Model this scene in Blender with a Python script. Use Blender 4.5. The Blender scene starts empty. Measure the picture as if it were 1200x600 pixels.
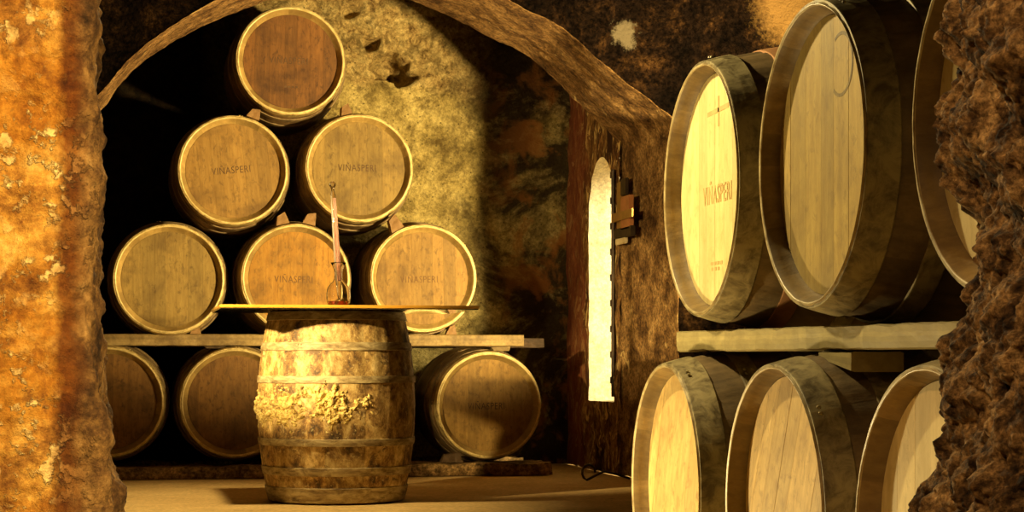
import bpy, math, random
from mathutils import Vector, noise, Matrix
random.seed(7)
R = math.radians
PI = math.pi
C = bpy.context.scene.collection
F, TH, HZ, CZ = 2250.0, R(11.5), 422.0, 0.625      # focal length in px, camera yaw, horizon row, camera height
cT, sT = math.cos(TH), math.sin(TH)

def ray(px, py):
    x, z = (px-600)/F, (HZ-py)/F
    return Vector((x*cT+sT, -x*sT+cT, z))
def atY(px, py, Y):
    d = ray(px, py); return Vector((0, 0, CZ)) + d*(Y/d.y)
def atX(px, py, X):
    d = ray(px, py); return Vector((0, 0, CZ)) + d*(X/d.x)
def atD(px, py, D):
    return Vector((0, 0, CZ)) + ray(px, py)*D

# ------------------------------------------------------------------ node helpers
class NT:
    def __init__(s, name):
        s.m = bpy.data.materials.new(name); s.m.use_nodes = True
        s.t = s.m.node_tree; s.n = s.t.nodes; s.l = s.t.links
        s.b = s.n['Principled BSDF']
        s.tc = s.n.new('ShaderNodeTexCoord')
        s.oi = s.n.new('ShaderNodeObjectInfo')
    def vec(s, scale=(1, 1, 1), rand=True, rot=(0, 0, 0)):
        mp = s.n.new('ShaderNodeMapping'); mp.inputs['Scale'].default_value = scale
        mp.inputs['Rotation'].default_value = rot
        if rand:
            ad = s.n.new('ShaderNodeVectorMath'); ad.operation = 'ADD'
            ml = s.n.new('ShaderNodeMath'); ml.operation = 'MULTIPLY'; ml.inputs[1].default_value = 37.0
            s.l.new(s.oi.outputs['Random'], ml.inputs[0])
            s.l.new(s.tc.outputs['Object'], ad.inputs[0]); s.l.new(ml.outputs[0], ad.inputs[1])
            s.l.new(ad.outputs[0], mp.inputs['Vector'])
        else:
            s.l.new(s.tc.outputs['Object'], mp.inputs['Vector'])
        return mp.outputs[0]
    def noise(s, v, scale, detail=6, rough=.6, dist=0.0):
        n = s.n.new('ShaderNodeTexNoise'); n.inputs['Scale'].default_value = scale
        n.inputs['Detail'].default_value = detail; n.inputs['Roughness'].default_value = rough
        n.inputs['Distortion'].default_value = dist
        s.l.new(v, n.inputs['Vector']); return n.outputs['Fac']
    def vor(s, v, scale):
        n = s.n.new('ShaderNodeTexVoronoi'); n.inputs['Scale'].default_value = scale
        s.l.new(v, n.inputs['Vector']); return n.outputs['Distance']
    def ramp(s, f, stops, interp='LINEAR'):
        r = s.n.new('ShaderNodeValToRGB'); e = r.color_ramp.elements; r.color_ramp.interpolation = interp
        while len(e) > 1: e.remove(e[-1])
        e[0].position = stops[0][0]; e[0].color = col4(stops[0][1])
        for p, c in stops[1:]:
            q = e.new(p); q.color = col4(c)
        s.l.new(f, r.inputs[0]); return r.outputs[0]
    def mix(s, f, a, b, mode='MIX'):
        m = s.n.new('ShaderNodeMix'); m.data_type = 'RGBA'; m.blend_type = mode
        for sock, v in ((m.inputs[0], f), (m.inputs[6], a), (m.inputs[7], b)):
            if isinstance(v, (int, float)): sock.default_value = v
            elif isinstance(v, tuple): sock.default_value = col4(v)
            else: s.l.new(v, sock)
        return m.outputs[2]
    def math(s, op, a, b=0.0):
        m = s.n.new('ShaderNodeMath'); m.operation = op; m.use_clamp = False
        for sock, v in ((m.inputs[0], a), (m.inputs[1], b)):
            if isinstance(v, (int, float)): sock.default_value = v
            else: s.l.new(v, sock)
        return m.outputs[0]
    def attr(s, name):
        a = s.n.new('ShaderNodeAttribute'); a.attribute_name = name; return a.outputs['Fac']
    def zpos(s):
        p = s.n.new('ShaderNodeSeparateXYZ'); s.l.new(s.tc.outputs['Object'], p.inputs[0]); return p.outputs
    def done(s, color, rough=.7, bump=None, strength=.4, dist=.01, metal=0.0, spec=None):
        if isinstance(color, tuple): s.b.inputs['Base Color'].default_value = col4(color)
        else: s.l.new(color, s.b.inputs['Base Color'])
        if isinstance(rough, (int, float)): s.b.inputs['Roughness'].default_value = rough
        else: s.l.new(rough, s.b.inputs['Roughness'])
        s.b.inputs['Metallic'].default_value = metal
        if spec is not None: s.b.inputs['Specular IOR Level'].default_value = spec
        if bump is not None:
            b = s.n.new('ShaderNodeBump'); b.inputs['Strength'].default_value = strength; b.inputs['Distance'].default_value = dist
            s.l.new(bump, b.inputs['Height']); s.l.new(b.outputs[0], s.b.inputs['Normal'])
        return s.m
def col4(c):
    if isinstance(c, (int, float)): return (c, c, c, 1)
    return (c[0], c[1], c[2], 1)

def head_mat(name, c1, c2, stain, wear=.5, across=7):
    t = NT(name)
    v = t.vec((across, 3, 1.0)); g = t.noise(v, 9, 8, .65, .4)
    base = t.ramp(g, [(.3, c1), (.7, c2)])
    tone = t.attr('tone')
    tr = t.ramp(tone, [(0, (.80, .78, .75)), (1, (1.12, 1.08, 1.0))])
    base = t.mix(1.0, base, tr, 'MULTIPLY')
    bl = t.noise(t.vec((1, 1, 1)), 5.5, 5, .6, .5)
    base = t.mix(t.math('MULTIPLY', t.ramp(bl, [(.48, 0), (.68, 1)]), wear), base, stain)
    sp = t.noise(t.vec((1, 1, .6)), 45, 6, .7, .5)
    base = t.mix(t.math('MULTIPLY', t.ramp(sp, [(.52, 0), (.68, 1)]), .7), base, stain)
    return t.done(base, .62, t.math('ADD', g, sp), .25, .003, spec=.3)

def stave_mat(name, c1, c2, dark, dirt=.5, rough=.6):
    t = NT(name)
    v = t.vec((4, 1, 4)); g = t.noise(v, 14, 8, .65, .3)
    base = t.ramp(g, [(.3, c1), (.7, c2)])
    tone = t.attr('tone')
    base = t.mix(1.0, base, t.ramp(tone, [(0, (.7, .68, .66)), (1, (1.15, 1.12, 1.1))]), 'MULTIPLY')
    bl = t.noise(t.vec(), 7, 7, .7, .3)
    base = t.mix(t.math('MULTIPLY', t.ramp(bl, [(.42, 0), (.62, 1)]), dirt), base, dark)
    return t.done(base, rough, g, .4, .004, spec=.35)

def hoop_mat(name, c1, c2, metal=.3, rough=.5):
    t = NT(name)
    bl = t.noise(t.vec(), 22, 8, .7, .5)
    base = t.ramp(bl, [(.38, c1), (.6, c2)])
    rg = t.ramp(bl, [(.3, rough-.12), (.7, rough+.2)])
    return t.done(base, rg, bl, .25, .003, metal=metal)

def stone_mat(name, stops, scale=4, stretch=(1, 1, 1), **kw):
    return stone_mat_(name, stops, scale, stretch, **kw)
def stone_mat_(name, stops, scale, stretch, grain=45, bump=.6, spots=None, spot_scale=3, spot_rng=(.52, .62), dist=.02, rough=.85, flecks=None, fl_rng=(.60, .66), fl_scale=26, bands=None, spec=.2, gr=(.38, 1.5)):
    t = NT(name)
    v = t.vec(stretch, rand=False)
    a = t.noise(v, scale, 12, .74, .3)
    base = t.ramp(a, stops)
    g = t.noise(v, grain, 8, .72)
    base = t.mix(1.0, base, t.ramp(g, [(.38, gr[0]), (.62, gr[1])]), 'MULTIPLY')
    if bands:
        bn = t.noise(t.vec((.25, .25, 1.6), rand=False), bands[0], 4, .5, .3)
        base = t.mix(t.ramp(bn, [(bands[2], 0), (bands[3], 1)]), base, bands[1], 'MULTIPLY')
    if flecks:
        f = t.noise(v, fl_scale, 5, .6, 1.2)
        base = t.mix(t.ramp(f, [(fl_rng[0], 0), (fl_rng[1], 1)]), base, flecks)
    if spots:
        b = t.noise(v, spot_scale, 7, .66, .4)
        base = t.mix(t.ramp(b, [(spot_rng[0], 0), (spot_rng[1], 1)]), base, spots)
    h = t.math('ADD', t.math('MULTIPLY', a, 1.2), t.math('MULTIPLY', g, .5))
    return t.done(base, rough, h, bump, dist, spec=spec)

def simple(name, c1, c2, rough=.5, metal=0, scale=20, bump=.15, **k):
    t = NT(name); n = t.noise(t.vec(), scale, 6, .6)
    return t.done(t.ramp(n, [(.35, c1), (.65, c2)]), rough, n, bump, .003, metal, **k)

M = {}
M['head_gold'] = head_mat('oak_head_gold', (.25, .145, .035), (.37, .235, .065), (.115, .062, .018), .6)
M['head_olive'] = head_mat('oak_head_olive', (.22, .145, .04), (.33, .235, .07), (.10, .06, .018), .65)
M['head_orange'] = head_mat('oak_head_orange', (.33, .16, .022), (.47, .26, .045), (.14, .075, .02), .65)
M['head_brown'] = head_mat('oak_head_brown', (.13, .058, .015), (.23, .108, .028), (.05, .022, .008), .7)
M['head_shaded'] = head_mat('oak_head_shaded', (.17, .085, .022), (.27, .145, .04), (.06, .03, .010), .75)  # shade under the shelf beam put into a darker oak colour
M['head_pale'] = head_mat('oak_head_pale', (.68, .53, .22), (.84, .69, .33), (.54, .40, .15), .4, 5)
M['head_tan'] = head_mat('oak_head_tan', (.38, .25, .065), (.53, .38, .105), (.24, .155, .045), .6, 5)
M['head_streaked'] = head_mat('oak_head_streaked', (.52, .34, .11), (.74, .53, .21), (.30, .18, .06), .6, 6)
M['stave_dark'] = stave_mat('oak_staves_dark', (.20, .12, .045), (.34, .22, .085), (.06, .035, .015), .7)
M['stave_rim'] = stave_mat('oak_staves_honey', (.36, .25, .08), (.52, .37, .13), (.18, .11, .035), .5, .42)
M['stave_near'] = stave_mat('oak_staves_smoked', (.17, .115, .05), (.28, .19, .085), (.05, .032, .015), .6, .5)
M['lip_bright'] = hoop_mat('chime_edge_highlight', (.55, .42, .16), (.85, .68, .30), .1, .35)  # bright rim highlight put into the lip colour
M['lip_near'] = hoop_mat('chime_edge_pale', (.30, .20, .08), (.52, .40, .18), .1, .4)  # lip paler than the rim wood
M['rim_near'] = stave_mat('chime_wood_grey', (.22, .14, .05), (.36, .25, .09), (.10, .065, .03), .5, .5)
M['hoop_gold'] = hoop_mat('hoop_weathered_zinc', (.30, .21, .075), (.74, .58, .24), .35, .36)
M['hoop_dark'] = hoop_mat('hoop_dull_iron', (.14, .09, .04), (.28, .2, .09), .35, .5)
M['hoop_near'] = hoop_mat('hoop_grey_zinc', (.13, .095, .042), (.40, .32, .15), .25, .5)
M['hoop_rust'] = hoop_mat('hoop_red_rust', (.36, .15, .05), (.50, .24, .09), .2, .6)
M['ink'] = simple('branded_burn', (.07, .035, .012), (.13, .07, .03), .8)
M['ink_soft'] = simple('branded_burn_faint', (.13, .065, .022), (.20, .105, .035), .8)
M['ink_pale'] = simple('faded_red_print', (.55, .34, .11), (.66, .46, .17), .8)
M['beam'] = stave_mat('weathered_beam', (.30, .21, .08), (.46, .34, .13), (.10, .06, .025), .65)
M['beam_dark'] = stave_mat('dark_brown_beam', (.10, .06, .025), (.18, .11, .05), (.03, .02, .01), .6)  # darker brown beam wood
M['beam_near'] = stave_mat('grey_green_beam', (.33, .26, .10), (.46, .37, .15), (.22, .16, .06), .4)
M['chock'] = stave_mat('chock_wood', (.34, .19, .07), (.50, .30, .11), (.15, .08, .03), .4)
def m_crust():
    t = NT('crusted_wax'); v = t.vec(rand=False)
    a = t.noise(v, 34, 10, .75)
    base = t.ramp(a, [(.34, (.10, .055, .02)), (.44, (.42, .28, .07)), (.52, (.72, .56, .18)), (.66, (.90, .78, .38))])
    b = t.noise(v, 12, 8, .7)
    base = t.mix(t.ramp(b, [(.54, 0), (.62, .8)]), base, (.24, .15, .05))
    return t.done(base, .6, a, .8, .008)
M['crust'] = m_crust()
M['iron'] = simple('black_iron', (.03, .02, .012), (.07, .045, .025), .5, .6)
M['cream'] = simple('cream_paint', (.62, .50, .27), (.72, .60, .34), .6)
M['white'] = simple('white_stripe', (.85, .80, .68), (.92, .87, .75), .3)
M['redwood'] = simple('red_brown_box_paint', (.34, .13, .045), (.46, .19, .07), .4)
M['brass'] = simple('tarnished_brass', (.42, .24, .07), (.58, .36, .11), .35, .7)

def m_old():
    t = NT('old_painted_staves')
    v = t.vec((3, 3, 3), rand=False)
    a = t.noise(t.vec((1.6, 1, 1.6), rand=False), 9, 12, .76, .3)
    base = t.ramp(a, [(.38, (.06, .035, .014)), (.46, (.28, .16, .05)), (.54, (.56, .39, .14)), (.64, (.88, .72, .36))])
    tone = t.attr('tone')
    base = t.mix(1.0, base, t.ramp(tone, [(0, (.75, .72, .68)), (1, (1.15, 1.1, 1.05))]), 'MULTIPLY')
    b = t.noise(t.vec(rand=False), 11, 8, .7, 1.0)
    base = t.mix(t.ramp(b, [(.56, 0), (.62, .85)]), base, (.13, .075, .03))
    g = t.noise(t.vec(rand=False), 60, 5, .7)
    base = t.mix(t.ramp(g, [(.58, 0), (.66, .6)]), base, (.76, .62, .30))
    return t.done(base, .6, t.math('ADD', a, g), .5, .006)
M['old_stave'] = m_old()
def m_oldhoop():
    t = NT('old_chalky_hoop')
    a = t.noise(t.vec((1, 3, 1), rand=False), 13, 8, .72, .5)
    base = t.ramp(a, [(.34, (.12, .075, .03)), (.48, (.36, .27, .13)), (.62, (.60, .50, .28))])
    return t.done(base, .6, a, .4, .004)
M['old_hoop'] = m_oldhoop()

def m_near():
    t = NT('ochre_render_over_rock'); v = t.vec(rand=False); o = t.zpos()
    a = t.noise(v, 22, 12, .74, .2)
    pl = t.ramp(a, [(.34, (.16, .06, .012)), (.45, (.40, .19, .035)), (.53, (.62, .34, .065)), (.64, (.80, .52, .15))])
    bn = t.noise(t.vec((.3, .3, 1.6), rand=False), 6, 6, .6, .3)
    pl = t.mix(t.ramp(bn, [(.44, 0), (.58, 1)]), pl, (.66, .50, .26), 'MULTIPLY')
    f = t.noise(v, 55, 7, .62, .1)
    g2 = t.noise(v, 9, 5, .6)
    fm = t.math('MULTIPLY', t.ramp(f, [(.54, 0), (.60, 1)]), t.ramp(g2, [(.44, .1), (.58, 1)]))
    pl = t.mix(fm, pl, (.90, .66, .27))
    dk = t.noise(v, 30, 9, .75)
    pl = t.mix(t.ramp(dk, [(.56, 0), (.64, .8)]), pl, (.13, .045, .010))
    rk = t.ramp(t.noise(v, 18, 10, .74), [(.36, (.02, .009, .004)), (.46, (.10, .048, .016)), (.56, (.25, .135, .042)), (.70, (.44, .27, .10))])
    e = t.math('ADD', t.math('ADD', o['X'], .052), t.math('MULTIPLY', t.math('SUBTRACT', t.noise(v, 10, 8, .7), .5), .05))
    m = t.ramp(t.math('MULTIPLY', e, 60), [(0, 0), (1, 1)])
    # darker brown band just before the corner
    band = t.ramp(t.math('MULTIPLY', t.math('ADD', e, .02), 40), [(0, 0), (.5, .95), (1, .95)])
    base = t.mix(band, pl, t.mix(1.0, pl, (.28, .17, .12), 'MULTIPLY'))
    base = t.mix(m, base, rk)
    g = t.noise(v, 120, 8, .72)
    base = t.mix(1.0, base, t.ramp(g, [(.3, .6), (.7, 1.3)]), 'MULTIPLY')
    return t.done(base, .85, t.math('ADD', t.math('ADD', a, g), fm), .9, .006, spec=.25)
M['plaster_near'] = m_near()
M['rock_edge'] = stone_mat('brown_jamb_rock', [(.34, (.03, .014, .006)), (.46, (.16, .075, .026)), (.56, (.34, .18, .06)), (.70, (.55, .34, .13))], 16, grain=90, bump=.9, dist=.008)
M['rock_near'] = stone_mat('dark_conglomerate', [(.36, (.015, .008, .004)), (.46, (.10, .055, .022)), (.55, (.30, .18, .07)), (.68, (.60, .40, .17))], 22, grain=120, bump=1.0, dist=.008)
M['soffit'] = stone_mat('arch_stone', [(.34, (.04, .018, .007)), (.45, (.15, .078, .026)), (.56, (.32, .185, .065)), (.72, (.62, .41, .17))], 7, grain=60, bump=.9,
                        flecks=(.66, .48, .2), fl_rng=(.66, .72), fl_scale=9)
M['black_rock'] = stone_mat('near_black_rock', [(.32, (.006, .004, .003)), (.5, (.018, .012, .007)), (.60, (.040, .022, .009)), (.74, (.10, .05, .018))], 5, grain=40, bump=1.0, dist=.03, spec=.02)  # near-black mottled stone for ceilings and left walls
M['side'] = stone_mat('side_wall_stone', [(.36, (.05, .020, .008)), (.46, (.20, .09, .028)), (.55, (.42, .23, .07)), (.68, (.70, .46, .17))], 9, (1, 1, .5), grain=60, bump=1.0,
                      flecks=(.85, .60, .22), fl_rng=(.56, .61), fl_scale=16, dist=.03, spots=(.05, .02, .008), spot_scale=5, spot_rng=(.52, .60))
_t = M['side'].node_tree; _n = _t.nodes; _b = _n['Principled BSDF']; _src = _b.inputs['Base Color'].links[0].from_socket
_tc = [q for q in _n if q.type == 'TEX_COORD'][0]; _sp = _n.new('ShaderNodeSeparateXYZ'); _t.links.new(_tc.outputs['Object'], _sp.inputs[0])
_no = _n.new('ShaderNodeTexNoise'); _no.inputs['Scale'].default_value = 6; _t.links.new(_tc.outputs['Object'], _no.inputs['Vector'])
_ad = _n.new('ShaderNodeMath'); _ad.operation = 'MULTIPLY_ADD'; _ad.inputs[1].default_value = .5; _t.links.new(_no.outputs['Fac'], _ad.inputs[0]); _t.links.new(_sp.outputs['Y'], _ad.inputs[2])
_su = _n.new('ShaderNodeMath'); _su.operation = 'SUBTRACT'; _su.inputs[1].default_value = 11.0; _t.links.new(_ad.outputs[0], _su.inputs[0])
_rp = _n.new('ShaderNodeValToRGB'); _rp.color_ramp.elements[0].position = .0; _rp.color_ramp.elements[1].position = .18; _rp.color_ramp.elements[1].color = (.75, .75, .75, 1); _t.links.new(_su.outputs[0], _rp.inputs[0])
_mx = _n.new('ShaderNodeMix'); _mx.data_type = 'RGBA'; _mx.blend_type = 'MIX'; _mx.inputs[7].default_value = (.26, .07, .03, 1)
_t.links.new(_rp.outputs[0], _mx.inputs[0]); _t.links.new(_src, _mx.inputs[6]); _t.links.new(_mx.outputs[2], _b.inputs['Base Color'])
M['reveal'] = stone_mat('whitewashed_reveal', [(.3, (.62, .50, .30)), (.6, (.86, .80, .60))], 8, grain=50, bump=.7, dist=.01, gr=(.7, 1.2))
M['plinth'] = stone_mat('plinth_stone', [(.36, (.06, .035, .014)), (.48, (.26, .155, .055)), (.62, (.60, .38, .14))], 9, grain=60, bump=.9)
M['floor'] = stone_mat('sand_floor', [(.3, (.50, .33, .13)), (.5, (.62, .43, .18)), (.7, (.74, .54, .24))], 2.2, grain=50, bump=.25, gr=(.78, 1.2), flecks=(.30, .19, .08), fl_rng=(.66, .72), fl_scale=4, dist=.006)
def m_spandrel():
    t = NT('near_black_arch_face'); v = t.vec(rand=False)  # near-black mottled stone of the arch face
    a = t.noise(v, 5, 12, .74, .3)
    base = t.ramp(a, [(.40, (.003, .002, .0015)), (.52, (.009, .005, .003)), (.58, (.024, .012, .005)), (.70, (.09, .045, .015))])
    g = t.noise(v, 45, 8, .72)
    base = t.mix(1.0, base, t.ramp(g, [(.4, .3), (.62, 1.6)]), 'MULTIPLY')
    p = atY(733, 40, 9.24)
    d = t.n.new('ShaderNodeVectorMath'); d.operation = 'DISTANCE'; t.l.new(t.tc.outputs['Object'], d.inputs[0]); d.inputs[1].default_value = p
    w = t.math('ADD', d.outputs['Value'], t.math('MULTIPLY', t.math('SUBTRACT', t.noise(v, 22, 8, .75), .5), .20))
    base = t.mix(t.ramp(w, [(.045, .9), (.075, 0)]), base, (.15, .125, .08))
    q = atY(935, 6, 9.24)  # lit orange rock at top right painted as a warm patch
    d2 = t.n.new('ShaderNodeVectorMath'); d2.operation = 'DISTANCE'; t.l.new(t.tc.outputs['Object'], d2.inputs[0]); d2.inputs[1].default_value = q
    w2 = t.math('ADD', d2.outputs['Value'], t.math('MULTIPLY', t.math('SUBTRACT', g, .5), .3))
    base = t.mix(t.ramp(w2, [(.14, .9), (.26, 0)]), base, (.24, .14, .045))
    return t.done(base, .95, t.math('ADD', a, t.math('MULTIPLY', g, .5)), 1.0, .03, spec=.02)
M['spandrel'] = m_spandrel()
M['iron'].use_fake_user = False

def m_back():
    t = NT('niche_back_plaster'); v = t.vec(rand=False)
    o = t.zpos()
    a = t.noise(v, 6, 12, .74, .3)
    low = t.ramp(a, [(.34, (.16, .115, .035)), (.48, (.42, .325, .11)), (.66, (.66, .53, .20))])
    b = t.noise(v, 14, 12, .76, .5)
    up = t.ramp(b, [(.36, (.15, .085, .03)), (.46, (.46, .32, .12)), (.56, (.66, .50, .20)), (.68, (.88, .70, .32))])
    wob = t.noise(v, 3, 5, .6)
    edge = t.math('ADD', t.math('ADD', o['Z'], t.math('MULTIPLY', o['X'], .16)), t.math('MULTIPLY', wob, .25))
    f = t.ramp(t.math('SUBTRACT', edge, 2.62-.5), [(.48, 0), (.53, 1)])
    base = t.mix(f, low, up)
    g = t.noise(v, 60, 5, .7)
    base = t.mix(1.0, base, t.ramp(g, [(.38, .68), (.62, 1.25)]), 'MULTIPLY')
    dk = t.noise(v, 7, 12, .76, .2)
    base = t.mix(t.ramp(dk, [(.49, 0), (.60, .72)]), base, (.10, .065, .022))
    # small pits
    pv = t.vor(v, 26); base = t.mix(t.ramp(pv, [(.10, .75), (.16, 0)]), base, (.07, .05, .02))
    # near-black patches on the right shoulder and lower right of the wall, orange seep beside the corner
    m = t.noise(v, 2.2, 7, .66, .5)
    right = t.ramp(t.math('SUBTRACT', o['X'], 1.75), [(.0, 0), (.45, 1)])
    mm = t.math('MULTIPLY', t.ramp(m, [(.38, 0), (.50, 1)]), right)
    base = t.mix(t.math('MULTIPLY', mm, .93), base, (.022, .014, .008))
    s = t.noise(v, 5, 6, .6, .4)
    far = t.ramp(t.math('SUBTRACT', o['X'], 1.95), [(.1, 0), (.5, 1)])
    base = t.mix(t.math('MULTIPLY', t.math('MULTIPLY', t.ramp(s, [(.50, 0), (.60, 1)]), far), .7), base, (.36, .15, .035))
    left = t.ramp(t.math('SUBTRACT', .95, o['X']), [(.0, 0), (.5, 1)])  # shadow left of the stack painted into the wall colour
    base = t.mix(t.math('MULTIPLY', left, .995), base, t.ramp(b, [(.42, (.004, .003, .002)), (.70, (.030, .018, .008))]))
    h = t.math('ADD', t.math('MULTIPLY', b, f), t.math('MULTIPLY', g, .3))
    h = t.math('ADD', h, t.math('MULTIPLY', a, .4))
    return t.done(base, .85, h, 1.0, .035, spec=.08)
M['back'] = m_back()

def glass(name, col, rough=.02, ior=1.45):
    m = bpy.data.materials.new(name); m.use_nodes = True; b = m.node_tree.nodes['Principled BSDF']
    b.inputs['Base Color'].default_value = col4(col); b.inputs['Roughness'].default_value = rough
    b.inputs['Transmission Weight'].default_value = 1; b.inputs['IOR'].default_value = ior
    t = m.node_tree; n = t.nodes.new('ShaderNodeTexNoise'); n.inputs['Scale'].default_value = 30
    bp = t.nodes.new('ShaderNodeBump'); bp.inputs['Strength'].default_value = .02
    t.links.new(n.outputs['Fac'], bp.inputs['Height']); t.links.new(bp.outputs[0], b.inputs['Normal'])
    return m
M['glass'] = glass('clear_glass', (1, .97, .93))
M['wine'] = glass('red_wine', (.42, .02, .02), .02, 1.34)
M['rose'] = simple('pale_red_wine_column', (.90, .50, .42), (.95, .60, .50), .15, 0, 12, .02)
def m_table():
    t = NT('varnished_orange_wood'); g = t.noise(t.vec((1, 9, 9), rand=False), 8, 7, .6, .3)
    m = t.done(t.ramp(g, [(.3, (.52, .25, .03)), (.7, (.72, .38, .05))]), .3, g, .03, .002)
    t.b.inputs['Coat Weight'].default_value = .6; t.b.inputs['Coat Roughness'].default_value = .05
    return m
M['table'] = m_table()
def m_under():
    t = NT('black_lacquered_underside'); g = t.noise(t.vec(rand=False), 12, 4, .5)
    m = t.done(t.ramp(g, [(.3, (.02, .018, .010)), (.7, (.035, .03, .018))]), .06, g, .01, .001)
    t.b.inputs['Coat Weight'].default_value = 1.0; t.b.inputs['Coat Roughness'].default_value = .03; t.b.inputs['IOR'].default_value = 2.2
    return m
M['under'] = m_under()

# ------------------------------------------------------------------ mesh helpers
def mesh(name, verts, faces, mat, smooth=False, tone=None, mats=None, midx=None):
    me = bpy.data.meshes.new(name); me.from_pydata([tuple(v) for v in verts], [], faces)
    for m in (mats or [mat]): me.materials.append(m)
    if midx: me.polygons.foreach_set('material_index', midx)
    if smooth: me.polygons.foreach_set('use_smooth', [True]*len(me.polygons))
    if tone:
        a = me.attributes.new('tone', 'FLOAT', 'FACE'); a.data.foreach_set('value', tone)
    me.update(); return me
def link(name, me, parent=None, loc=(0, 0, 0), rot=(0, 0, 0)):
    o = bpy.data.objects.new(name, me); C.objects.link(o); o.location = loc; o.rotation_euler = rot
    if parent: o.parent = parent
    return o
def tag(o, label=None, cat=None, group=None, kind=None):
    if label: o['label'] = label
    if cat: o['category'] = cat
    if group: o['group'] = group
    if kind: o['kind'] = kind
    return o
def root(name, loc, rz=0, label=None, cat=None, group=None):
    o = bpy.data.objects.new(name, None); C.objects.link(o); o.location = loc; o.rotation_euler = (0, 0, rz)
    o.empty_display_size = .1
    return tag(o, label, cat, group)

def fix_normals(me):
    import bmesh
    bm = bmesh.new(); bm.from_mesh(me); bmesh.ops.recalc_face_normals(bm, faces=bm.faces); bm.to_mesh(me); bm.free()
    return me

def revolve(profile, n, closed=False, axis='Y', rfun=None, tonef=None):
    """profile: list of (pos along axis, radius)"""
    V = []; Fc = []; T = []
    k = len(profile)
    for j in range(n):
        a = 2*PI*j/n
        for i, (y, r) in enumerate(profile):
            rr = r + (rfun(i, j, y, r) if rfun else 0)
            V.append((rr*math.cos(a), y, rr*math.sin(a)) if axis == 'Y' else (rr*math.cos(a), rr*math.sin(a), y))
    for j in range(n):
        jj = (j+1) % n
        for i in range(k if closed else k-1):
            ii = (i+1) % k
            Fc.append((j*k+i, jj*k+i, jj*k+ii, j*k+ii)); T.append(tonef(j) if tonef else .5)
    return V, Fc, T

def body_r(y, L, re, rb):
    h = L/2; return rb-(rb-re)*((y-h)/h)**2

def stave_mesh(L, re, rb, mat, seed, N=26, rec=.042, rh=.25, rim=None, lip=.010, lipm=None):
    rnd = random.Random(seed)
    tones = [rnd.random() for _ in range(N)]
    sub = 5; n = N*sub
    prof = [(rec+.03, rh-.004), (rec+.004, rh-.002), (rec, rh+.003), (rec*.5, (re-lip+rh)/2+.001), (.004, re-lip), (0, re-lip+.0035), (.001, re-.002)]
    m = 22
    for i in range(m+1):
        y = .004 + (L-.008)*i/m
        prof.append((y, body_r(y, L, re, rb)))
    tail = [(L-y, r) for y, r in prof[:7]][::-1]
    prof += tail
    jit = [[rnd.uniform(-.0012, .0012) for _ in range(2)] for _ in range(N)]
    def rf(i, j, y, r):
        s = j % sub
        d = -.0022 if s == 0 else (.0006 if s in (2, 3) else 0)
        return (d if 7 <= i <= len(prof)-8 else d*.25) + jit[(j//sub) % N][0]*(1 if 7 < i < len(prof)-8 else .12)
    V, Fc, T = revolve(prof, n, rfun=rf, tonef=lambda j: tones[j//sub])
    k_ = len(prof)-1; mi = [(1 if (q % k_ < 4 or q % k_ >= k_-4) else 2 if (q % k_ < 7 or q % k_ >= k_-7) else 0) for q in range(len(Fc))]
    return fix_normals(mesh('staves', V, Fc, None, tone=T, smooth=True, mats=[mat, rim or mat, lipm or rim or mat], midx=mi))

def hoop_mesh(y0, y1, L, re, rb, mat, thick=.0032, seed=0, rivets=True):
    rnd = random.Random(seed)
    e = .0016
    a, b = body_r(y0, L, re, rb)+e, body_r(y1, L, re, rb)+e
    pr = [(y0, a-.004), (y0, a+thick*.7), (y0+.002, a+thick), ((y0+y1)/2, (a+b)/2+thick+.0006), (y1-.002, b+thick), (y1, b+thick*.7), (y1, b-.004)]
    ph = [rnd.uniform(0, 6.28) for _ in range(3)]
    n = 96
    V, Fc, T = revolve(pr, n, closed=True, rfun=lambda i, j, y, r: .0009*math.sin(3*2*PI*j/n+ph[0])+.0005*math.sin(7*2*PI*j/n+ph[1]))
    if rivets:
        a0 = rnd.choice([1.9, 2.2, .9, 2.5]) + rnd.uniform(-.2, .2)
        for q in range(2):
            for w in (-.22, .22):
                aa = a0 + q*.05; yy = (y0+y1)/2 + w*(y1-y0); rr = (a+b)/2+thick+.0006
                base = len(V); s = .0045
                er = Vector((math.cos(aa), 0, math.sin(aa))); et = Vector((-math.sin(aa), 0, math.cos(aa))); ey = Vector((0, 1, 0))
                c0 = er*rr+ey*yy
                for (rad, hh) in ((1, -.001), (.75, .0022)):
                    for k in range(8):
                        t = k*PI/4
                        V.append(tuple(c0+(et*math.cos(t)+ey*math.sin(t))*s*rad+er*hh))
                V.append(tuple(c0+er*.003))
                for k in range(8):
                    k2 = (k+1) % 8
                    Fc.append((base+k, base+k2, base+8+k2, base+8+k)); Fc.append((base+8+k, base+8+k2, base+16))
    return fix_normals(mesh('hoop', V, Fc, mat, smooth=False))

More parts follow.
